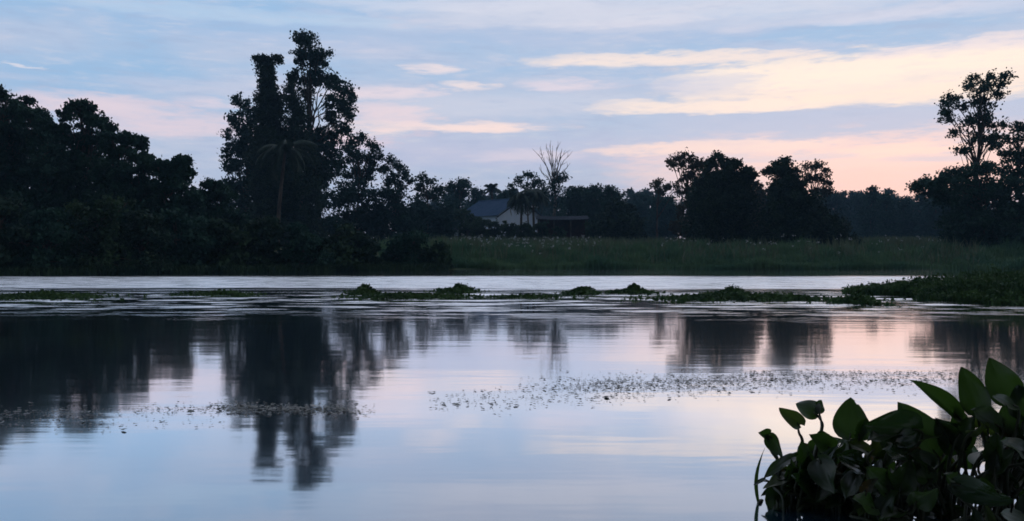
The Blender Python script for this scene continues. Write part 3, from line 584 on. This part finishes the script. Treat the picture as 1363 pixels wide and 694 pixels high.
def shed():
    d = 93; z0 = float(gz(P(748, 0, d)[0], d)); c = P(748, HZ, d); root = empty('shed', (c[0], d, z0), 'low open shed with sagging dark sheet roof right of the house', 'shed')
    zt = H + (HZ - 291) / F * d - z0; b = MB()
    n = 30
    for i in range(n):
        x0 = -2.7 + 5.4 * i / n; x1 = -2.7 + 5.4 * (i + 1) / n; r = .03 * (i % 2); sag = lambda x: -.08 * (1 - (x / 2.7) ** 2)
        b.add([(x0, -1.7, zt - .12 + r + sag(x0)), (x1, -1.7, zt - .12 + r + sag(x1)), (x1, 1.5, zt + .35 + r + sag(x1)), (x0, 1.5, zt + .35 + r + sag(x0)), (x0, -1.7, zt - .17 + r + sag(x0)), (x1, -1.7, zt - .17 + r + sag(x1)), (x1, 1.5, zt + .3 + r + sag(x1)), (x0, 1.5, zt + .3 + r + sag(x0))],
              [(0, 1, 2, 3), (7, 6, 5, 4), (0, 4, 5, 1), (2, 6, 7, 3), (1, 5, 6, 2), (3, 7, 4, 0)])
    b.build('roof', DARKROOF, root)
    for x in (-2.4, -.9, .8, 2.45): p = MB(); p.tube([(x, -1.45, 0), (x, -1.45, zt - .2)], [.07, .06], 8); p.build('post', BARK, root)
    w = MB(); w.box((-2.5, 1.1, 0), (2.5, 1.25, zt + .1)); w.box((-2.5, -1.0, 0), (-2.38, 1.09, zt - .05)); w.box((-.7, -.6, 0), (2.2, -.5, .95)); w.build('wall', BRICK, root)
    p = MB(); q = P(776, HZ, 88); zz = float(gz(q[0], 88)); p.box((-.14, -.14, 0), (.14, .14, 1.25)); p.box((-.17, -.17, 1.25), (.17, .17, 1.31))
    o = p.build('concrete_post', CONC); o.location = (q[0], 88, zz); tag(o, 'short pale concrete post standing before the shed', 'post')
    # pale hut at the left
    q = P(611, HZ, 92); zz = float(gz(q[0], 92)); r = empty('hut', (q[0], 92, zz), 'tiny pale blue hut half hidden left of the house', 'hut')
    b = MB(); b.box((-.45, -.5, 0), (.45, .5, 1.75)); b.build('wall', PALEBLUE, r)
    b = MB(); b.add([(-.65, -.7, 1.74), (.65, -.7, 1.74), (.65, .7, 1.95), (-.65, .7, 1.95), (-.65, -.7, 1.80), (.65, -.7, 1.80), (.65, .7, 2.01), (-.65, .7, 2.01)], [(3, 2, 1, 0), (4, 5, 6, 7), (0, 1, 5, 4), (1, 2, 6, 5), (2, 3, 7, 6), (3, 0, 4, 7)]); b.build('roof', DARKROOF, r)
    b = MB(); b.box((-.05, -.54, .02), (.38, -.502, 1.55)); b.build('door', DARKROOF, r)
    # power line
    pts = []
    for (x, lab) in ((778, 'thin utility pole behind the rounded trees'), (908, 'thin utility pole behind the open crowned tree')):
        q = P(x, HZ, 135); zz = float(gz(q[0], 135)); zt = H + (HZ - (262 if x < 800 else 248)) / F * 135 - zz
        r = empty('utility_pole', (q[0], 135, zz), lab, 'utility pole', 'utility poles behind the trees'); b = MB(); b.tube([(0, 0, -.1), (0, 0, zt)], [.13, .09], 8); b.build('pole', CONC, r)
        b = MB(); b.box((-.7, -.05, zt - .35), (.7, .05, zt - .25)); b.build('crossarm', CONC, r); pts.append(np.array((q[0], 135, zz + zt)))
    for k, lab in ((0, 'upper thin power wire crossing the sky above the dome shrub'), (1, 'lower thin power wire crossing the sky above the dome shrub')):
        a, c = pts[0] - np.array((0, 0, .15 + .55 * k)), pts[1] - np.array((0, 0, .15 + .55 * k)); b = MB()
        b.tube([a + (c - a) * t + np.array((0, 0, -.9 * 4 * t * (1 - t) * .4)) for t in np.linspace(0, 1, 14)], [.016] * 14, 5); tag(b.build('power_wire', WIRE), lab, 'wire', 'power wires')
shed()
def house_bushes():
    for i, (x, top, w, d, lab) in enumerate([(608, 276, 20, 96, 'tall garden bush at the left end of the house roof'), (630, 285, 16, 92, 'leafy garden bush in front of the left half of the house'), (622, 298, 15, 88, 'garden bush beside the tiny blue hut'), (640, 291, 15, 90, 'garden bush below the roof eave of the house'), (658, 293, 13, 87, 'garden bush at the near corner of the house'),
            (678, 294, 14, 85, 'garden bush left of the little twin palms'), (700, 296, 14, 84, 'garden bush between the little twin palms'), (722, 295, 15, 86, 'garden bush right of the little twin palms'), (743, 303, 13, 86, 'garden bush under the left end of the shed roof'), (790, 297, 14, 88, 'garden bush right of the shed')]):
        tree('garden_bush', lab, 'shrub', d, (x, x, top + 8), [(x - w * .3, top + 5, w * .5, 5), (x + w * .3, top + 6, w * .5, 5), (x, top + 12, w * .9, 9), (x, top + 20, w, 9)], mat=SHRUB, dens=5, nl=40, L=.2, depth=.5, group='garden bushes around the house', trunk_r=.06, twigs=2)
house_bushes()

# ------------------------------------------------------------------ floating plants on the river
def island(label, px, py, rx, depth, n, h, seed_, ragged=1.0, group='floating plant islands', lumps=None):
    """px, py = photograph position of its near waterline; rx half width in px; depth in metres away from the viewer"""
    rng = np.random.default_rng(seed_); d0 = H * F / (py - HZ); c = P(px, py, d0 + depth / 2)
    a = rng.uniform(0, 2 * math.pi, n); r = np.abs(rng.normal(0, .52, n)) if n < 20000 else np.sqrt(rng.uniform(0, 1, n)) * .92; W = rx / F * d0
    edge = 1 + .18 * np.sin(a * 3 + seed_) + .12 * np.sin(a * 7 + 2 * seed_)
    X = np.cos(a) * r * W * edge; Y = np.sin(a) * r * depth / 2 * edge
    lump = .55 + .45 * np.sin(X / max(W, .1) * 5 + seed_) * np.cos(X * 3.1 + Y * 1.7 + seed_)
    fall = np.clip(np.exp(-r ** 2 * 1.5), .12, 1)
    hh = h * (.72 if n < 20000 else .95) * fall * (lump * ragged + (1 - ragged)) * rng.uniform(.35, 1.15, n)
    pos = np.stack([X, Y, np.full(n, -.015)], -1)
    V = [blades(pos, np.maximum(hh, .03), rng.uniform(.012, .028, n), rng, .9)]
    m = n // 3; j = rng.integers(0, n, m); C = pos[j] + np.stack([np.zeros(m), np.zeros(m), hh[j] * rng.uniform(.2, .9, m) + .02], -1)
    V.append(leaf_cloud(C, 3, .03, .055, rng, .8, 0, .4))
    o = quads('floating_plants', np.concatenate(V), ISLE); o.location = (c[0], c[1], 0)
    return tag(o, label, 'floating plants', group)
def islands():
    island('wide dark green floating plant raft at the right edge', 1330, 410, 205, 6.0, 26000, .60, 1, .25)
    island('long thin floating plant mat stretching left from the wide raft', 985, 402, 135, 1.6, 6000, .20, 2, .6)
    island('low ragged floating plant tuft in the long thin mat', 968, 396, 34, 1.2, 1800, .34, 3)
    island('dark low floating plant cushion left of the long thin mat', 842, 392, 32, 1.0, 1800, .26, 4, .7)
    island('small rounded floating plant tuft alone on the bright water', 775, 393, 24, .9, 1500, .30, 5, .7)
    island('bushy floating plant clump below the rounded bank shrub', 608, 391, 30, 1.1, 1900, .34, 6, .8)
    island('left hand floating plant clump nearest the long grass reflection', 483, 393, 24, 1.0, 1500, .32, 7, .9)
    island('flat floating plant mat joining the two leafy clumps', 548, 399, 92, 1.2, 3400, .12, 8, .6)
    island('thin floating plant streak below the crooked bough', 285, 394, 60, 1.0, 1600, .13, 9, .9)
    island('flat green floating plant streak at the left edge', 55, 400, 90, 1.8, 4200, .15, 10, .5)
    island('stray low floating plant tuft at the tip of the wide raft', 1142, 407, 30, 1.2, 1800, .30, 11, .9)
    island('faint floating plant sliver between the tuft and the cushion', 700, 398, 70, .8, 900, .07, 12, .9)
islands()
def specks():
    rng = np.random.default_rng(21); Q = []
    def scat(n, x0, x1, fy, sy):
        n = int(n * 1.5)
        k = max(6, n // 14); cx = rng.uniform(x0, x1, k); x = np.clip(cx[rng.integers(0, k, n)] + rng.normal(0, 13, n), x0 - 8, x1 + 8); x = np.where(rng.uniform(0, 1, n) < .25, rng.uniform(x0, x1, n), x); Q.append(np.stack([x, fy(x) + rng.normal(0, 1, n) * sy], -1))
    base = lambda x: np.interp(x, [0, 80, 200, 300, 380, 460, 490], [553, 551, 547, 544, 546, 547, 548])
    scat(560, -20, 490, base, 4.5); scat(520, 298, 465, lambda x: base(x) - 1, 3.5); scat(90, 0, 290, lambda x: 563 + 0 * x, 6)
    mid = lambda x: np.interp(x, [580, 700, 800, 960], [537, 526, 518, 508])
    scat(520, 580, 960, mid, 7); scat(120, 650, 960, lambda x: mid(x) + 12, 6)
    scat(900, 700, 1080, lambda x: np.interp(x, [700, 1080], [514, 503]), 6); scat(1300, 900, 1380, lambda x: np.interp(x, [900, 1380], [510, 503]), 7); scat(520, 1000, 1420, lambda x: 498 + 0 * x, 2.5)
    Q = np.concatenate(Q); d = H * F / (Q[:, 1] - HZ); n = len(d)
    C = np.stack([(Q[:, 0] - CX) / F * d, d, rng.uniform(.001, .005, n)], -1)
    k = rng.integers(1, 3, n); sz = rng.gamma(2, .0019, n) + .0021
    C2 = np.repeat(C, 3, 0); s2 = np.repeat(sz, 3); m = len(C2)
    az = rng.uniform(0, 6.28, m); el = rng.uniform(.03, .40, m); el[::3] *= .2
    a = np.stack([np.cos(az) * np.cos(el), np.sin(az) * np.cos(el), np.sin(el)], -1); b_ = np.stack([-np.sin(az), np.cos(az), np.zeros(m)], -1)
    l = s2[:, None] * rng.uniform(.6, 1.3, m)[:, None]
    V = np.empty((m, 6, 3)); V[:, 0] = C2; V[:, 1] = C2 + a * l * .4 + b_ * l * .55; V[:, 2] = C2 + a * l * .9 + b_ * l * .55; V[:, 3] = C2 + a * l * 1.2; V[:, 4] = C2 + a * l * .9 - b_ * l * .55; V[:, 5] = C2 + a * l * .4 - b_ * l * .55
    tag(quads('floating_duckweed', V.reshape(-1, 3), SPECK, n=6), 'scattered bits of duckweed drifting in lines on the calm water', 'duckweed', None, 'stuff')
specks()

# ------------------------------------------------------------------ water hyacinths in the foreground
def ZP(X, Y, d): return P(990 + X * .3227, 470 + Y * .3227, d)
def blade(base, tip, width, nrm, cup, curl, rng, fold=0.0, wild=.3):
    ax = tip - base; L = np.linalg.norm(ax); ax = ax / L; nrm = nrm - ax * np.dot(nrm, ax); nrm = nrm / np.linalg.norm(nrm); sd = np.cross(ax, nrm)
    nt_, ns = 13, 17; v = []; ph = rng.uniform(0, 6.28); wav = rng.uniform(.03, .13); tw = rng.normal(0, .9) * wild
    for i in range(nt_):
        t = i / (nt_ - 1); w = width / 2 * (math.sin(math.pi * min(.999, max(.001, t)) ** .68) ** .70) * (1 - .13 * t)
        if i == 0: w = .004
        if i == nt_ - 1: w = .001
        for j in range(ns):
            s = (j / (ns - 1) - .5) * 2
            z = cup * s * s * w + curl * L * t * t + fold * abs(s) * w + .011 * width * math.cos(s * 21) * math.sin(math.pi * t) - .03 * width * math.exp(-(s * 9) ** 2) + wav * width * math.sin(ph + 8 * t + 2 * s) * abs(s)
            back = -.10 * L * abs(s) ** 1.5 * (1 - t) ** 3                 # heart-shaped shoulders
            ca, sa = math.cos(tw * t), math.sin(tw * t); q = s * w * math.cos(min(1.2, abs(cup) * .5))
            v.append(base + ax * (t * L + back) + sd * (q * ca - z * sa) + nrm * (z * ca + q * sa))
    f = [(i * ns + j, i * ns + j + 1, (i + 1) * ns + j + 1, (i + 1) * ns + j) for i in range(nt_ - 1) for j in range(ns - 1)]
    if rng.uniform() < .45:                                                  # torn margins
        for _ in range(int(rng.integers(1, 4))):
            i0 = int(rng.integers(2, 11)); dj = int(rng.integers(1, 4)); js = range(dj) if rng.uniform() < .5 else range(ns - 1 - dj, ns - 1); f = [q for q in f if not (q[0] // ns == i0 and q[0] % ns in js)]
    return v, f
def hyacinths():
    rng = np.random.default_rng(42)
    labels = ['small water hyacinth at the left tip of the clump with two curled leaves', 'water hyacinth holding two cupped leaves on crooked bare stalks', 'water hyacinth with one big notched upright leaf',
              'water hyacinth with broad pointed leaf stretching left over bluish leaf', 'water hyacinth with long twisted leaf leaning left', 'tall water hyacinth with two sharp leaf tips at the right edge',
              'water hyacinth low at the bottom with one large oval leaf', 'dark water hyacinth low in the middle of the clump', 'water hyacinth outside the right edge of the photo']
    bases = [(150, 560, 2.70), (265, 600, 2.68), (440, 640, 2.64), (640, 670, 2.58), (850, 700, 2.60), (1050, 720, 2.55), (980, 800, 2.38), (560, 720, 2.50), (1260, 740, 2.5)]
    roots = []
    for (X, Y, d), lab in zip(bases, labels):
        p = ZP(X, 0, d); roots.append(empty('water_hyacinth', (p[0], p[1], 0), lab, 'water plant', 'water hyacinths in the foreground'))
    def leaf(pl, bX, bY, tX, tY, w, d, face=0., dz=0., cup=.3, curl=0., fold=0., stalk=None, roots_at=None, wild=.3):
        r = roots[pl]; o = np.array(r.location)
        b0 = ZP(bX, bY, d); t0 = ZP(tX, tY, d + dz); ax = unit(t0 - b0); view = unit(np.array((0, 0, H)) - b0)
        n = view - ax * np.dot(view, ax); n = unit(n); sd = np.cross(ax, n); n = n * math.cos(face) + sd * math.sin(face)
        v, f = blade(b0 - o, t0 - o, w * .3227 / F * d, n, cup, curl, rng, fold, wild)
        mb = MB(); mb.add(v, f); lf = mb.build('leaf', HYAS[int(rng.choice(4, p=(.56, .16, .22, .06) if wild > .5 else (.72, .1, .18, 0)))], r, True)
        sm = MB(); root_p = np.array((rng.normal(0, .035), rng.normal(0, .035), -.03)) if roots_at is None else np.array(roots_at) - o
        e = b0 - o + ax * .012
        if stalk: pts = [e] + [ZP(x, y, d) - o for x, y in stalk] + [root_p]
        else:
            m1 = e - ax * .03 + np.array((0, 0, -.02)); m2 = (e * .5 + root_p * .5) + np.array((root_p[0] - e[0], root_p[1] - e[1], 0)) * .25 + rng.normal(0, .012, 3); pts = [e, m1, m2, root_p]
        # smooth the stalk
        P_ = [np.array(p) for p in pts]; S = []
        for i in range(len(P_) - 1):
            a, b, c, g = P_[max(i - 1, 0)], P_[i], P_[i + 1], P_[min(i + 2, len(P_) - 1)]
            for t in np.linspace(0, 1, 6)[:-1]: S.append(.5 * (2 * b + (c - a) * t + (2 * a - 5 * b + 4 * c - g) * t ** 2 + (3 * b - a - 3 * c + g) * t ** 3))
        S.append(P_[-1]); k = len(S)
        sm.tube(S, [.0024 + .0030 * min(1, i / (k * .55)) for i in range(k)], 7); sm.build('stalk', STALK, lf, True)
    # the leaves the photograph shows (coordinates of the enlarged corner)
    leaf(0, 98, 342, 52, 325, 58, 2.70, .3, -.02, .8, .2, stalk=[(104, 360), (118, 400), (140, 470)])
    leaf(0, 108, 338, 168, 428, 74, 2.69, .4, -.03, .6, .15, stalk=[(100, 345), (112, 400), (150, 480)])
    leaf(0, 205, 428, 84, 497, 60, 2.68, .6, -.05, .3, -.15)
    leaf(0, 90, 520, 40, 545, 26, 2.70, .8, 0, .3)
    leaf(0, 190, 510, 80, 560, 60, 2.68, .9, -.06, .3)
    leaf(1, 233, 296, 138, 222, 76, 2.66, .2, -.02, .7, .12, stalk=[(228, 330), (242, 365), (244, 470)])
    leaf(1, 305, 252, 212, 206, 92, 2.67, -.2, .03, -.7, -.35, stalk=[(322, 285), (320, 325), (290, 440)])
    leaf(1, 300, 245, 318, 194, 52, 2.68, .5, .02, .4, 0, stalk=[(320, 285), (318, 330), (288, 450)])
    leaf(1, 360, 395, 272, 335, 90, 2.64, .2, -.03, .5); leaf(1, 250, 470, 236, 362, 80, 2.63, .3, 0, .6); leaf(1, 330, 370, 318, 318, 80, 2.66, .2, 0, .5)
    leaf(1, 310, 440, 372, 580, 120, 2.58, .2, -.08, .3)
    leaf(2, 440, 348, 440, 184, 150, 2.62, .1, .01, .35, -.10, fold=-.2); leaf(2, 470, 350, 506, 262, 90, 2.60, .5, 0, .6)
    leaf(2, 520, 410, 422, 365, 76, 2.60, .5, -.03, .4); leaf(2, 500, 470, 380, 420, 110, 2.57, .3, -.05, .4); leaf(2, 470, 500, 420, 600, 100, 2.55, .5, -.06, .4)
    leaf(3, 715, 315, 508, 300, 165, 2.55, -.1, -.05, .3, -.08, wild=0); leaf(3, 790, 415, 660, 218, 170, 2.57, .15, 0, .35, -.30, wild=0)
    leaf(3, 640, 330, 512, 345, 90, 2.54, 1.0, -.06, .2, -.1); leaf(3, 690, 420, 575, 400, 90, 2.52, .9, -.05, .3); leaf(3, 770, 470, 690, 410, 100, 2.52, .5, -.04, .4)
    leaf(4, 880, 262, 704, 108, 92, 2.58, .35, -.03, 1.0, -.10); leaf(4, 880, 405, 790, 270, 120, 2.56, .2, 0, .5); leaf(4, 900, 400, 870, 190, 110, 2.58, .4, .01, .5)
    leaf(4, 930, 330, 1010, 290, 70, 2.5, 1.0, -.05, .3)
    leaf(5, 965, 245, 903, 58, 130, 2.55, .15, .02, .6, -.10); leaf(5, 1100, 200, 1014, 22, 150, 2.54, .1, .02, .55, -.12); leaf(5, 1170, 260, 1135, 130, 150, 2.52, .2, 0, .5)
    leaf(5, 1120, 220, 1025, 178, 70, 2.48, 1.1, -.05, .2); leaf(5, 1050, 300, 940, 235, 110, 2.50, .5, -.03, .4); leaf(5, 1010, 330, 990, 200, 120, 2.56, .3, 0, .4)
    leaf(5, 1110, 360, 1080, 210, 140, 2.53, .2, 0, .4); leaf(5, 1160, 410, 1060, 360, 90, 2.44, .9, -.05, .3)
    leaf(6, 875, 535, 1108, 632, 130, 2.36, .35, -.06, .25, -.12); leaf(6, 905, 560, 830, 500, 90, 2.40, .8, -.05, .3); leaf(6, 1020, 760, 995, 625, 70, 2.34, .9, 0, .5); leaf(6, 1160, 720, 1060, 660, 110, 2.3, .6, -.05, .3)
    leaf(7, 600, 560, 510, 470, 110, 2.46, .4, -.04, .4); leaf(7, 640, 570, 690, 440, 110, 2.48, .3, 0, .4); leaf(7, 540, 640, 450, 600, 100, 2.42, .7, -.05, .3); leaf(7, 700, 620, 800, 560, 110, 2.42, .6, -.06, .3)
    for pl, bX, bY, tX, tY, w, d in ((0, 180, 585, 95, 600, 40, 2.70), (0, 130, 560, 75, 585, 36, 2.72), (1, 330, 605, 225, 590, 60, 2.66), (1, 270, 560, 180, 540, 60, 2.66), (1, 230, 520, 160, 585, 60, 2.66), (2, 430, 600, 340, 630, 70, 2.62), (2, 380, 560, 300, 600, 80, 2.6), (7, 560, 640, 470, 655, 70, 2.5), (0, 160, 540, 210, 480, 50, 2.69), (7, 660, 660, 560, 680, 80, 2.44)):
        leaf(pl, bX, bY, tX, tY, w, d, rng.uniform(.3, 1.1), -.04, .5, -.1)
    # hidden depth of the clump: leaves below its upper outline
    OX = [90, 150, 200, 260, 330, 420, 480, 520, 600, 700, 760, 800, 880, 930, 1000, 1080, 1156, 1350]; OY = [520, 485, 435, 380, 345, 360, 375, 350, 325, 300, 340, 300, 265, 235, 215, 195, 155, 110]
    for i in range(230):
        X = rng.uniform(150, 1290); top = np.interp(X, OX, OY); bot = np.interp(X, [150, 400, 800, 1300], [585, 640, 740, 800])
        Y = top + (bot - top) * rng.uniform(.06, 1) ** 1.0
        pl = int(np.argmin([abs(X - b[0]) + (60 if k in (6,) else 0) + (90 if k == 7 and Y < 480 else 0) for k, b in enumerate(bases)])); bx, by, bd = bases[pl]
        d = bd + rng.uniform(-.06, .20); an = rng.uniform(-2.4, -.6) if rng.uniform() < .65 else rng.uniform(-3.6, .5); L = rng.uniform(70, 135)
        leaf(pl, X - math.cos(an) * L * .5, Y - math.sin(an) * L * .5, X + math.cos(an) * L * .5, max(Y + math.sin(an) * L * .5, top - 10), L * rng.uniform(.55, .95), d, rng.uniform(-1.1, 1.1), rng.uniform(-.07, .07), rng.uniform(.2, .7), rng.uniform(-.25, .1), wild=1.)
    # thin upright grass blade at the tip of the clump
    b0 = ZP(66, 555, 2.72); b0[2] = -.02; tip = ZP(86, 392, 2.72); mb = MB(); K = 10
    for i in range(K):
        t = i / (K - 1); p = b0 + (tip - b0) * t + np.array((-.018 * math.sin(math.pi * t), 0, 0)); w = .0065 * math.sin(math.pi * min(.98, .15 + .83 * t)); mb.v += [tuple(p - np.array((w, .002, 0))), tuple(p + np.array((0, -.003, 0))), tuple(p + np.array((w, .002, 0)))]
    mb.f = [q for i in range(K - 1) for q in ((3 * i, 3 * i + 1, 3 * i + 4, 3 * i + 3), (3 * i + 1, 3 * i + 2, 3 * i + 5, 3 * i + 4))]
    for v_i, v in enumerate(mb.v): mb.v[v_i] = (v[0] - b0[0], v[1] - b0[1], v[2])
    o = mb.build('grass_blade', HYA); o.location = (b0[0], b0[1], 0); tag(o, 'single thin upright grass blade left of the hyacinth clump', 'grass blade')
hyacinths()
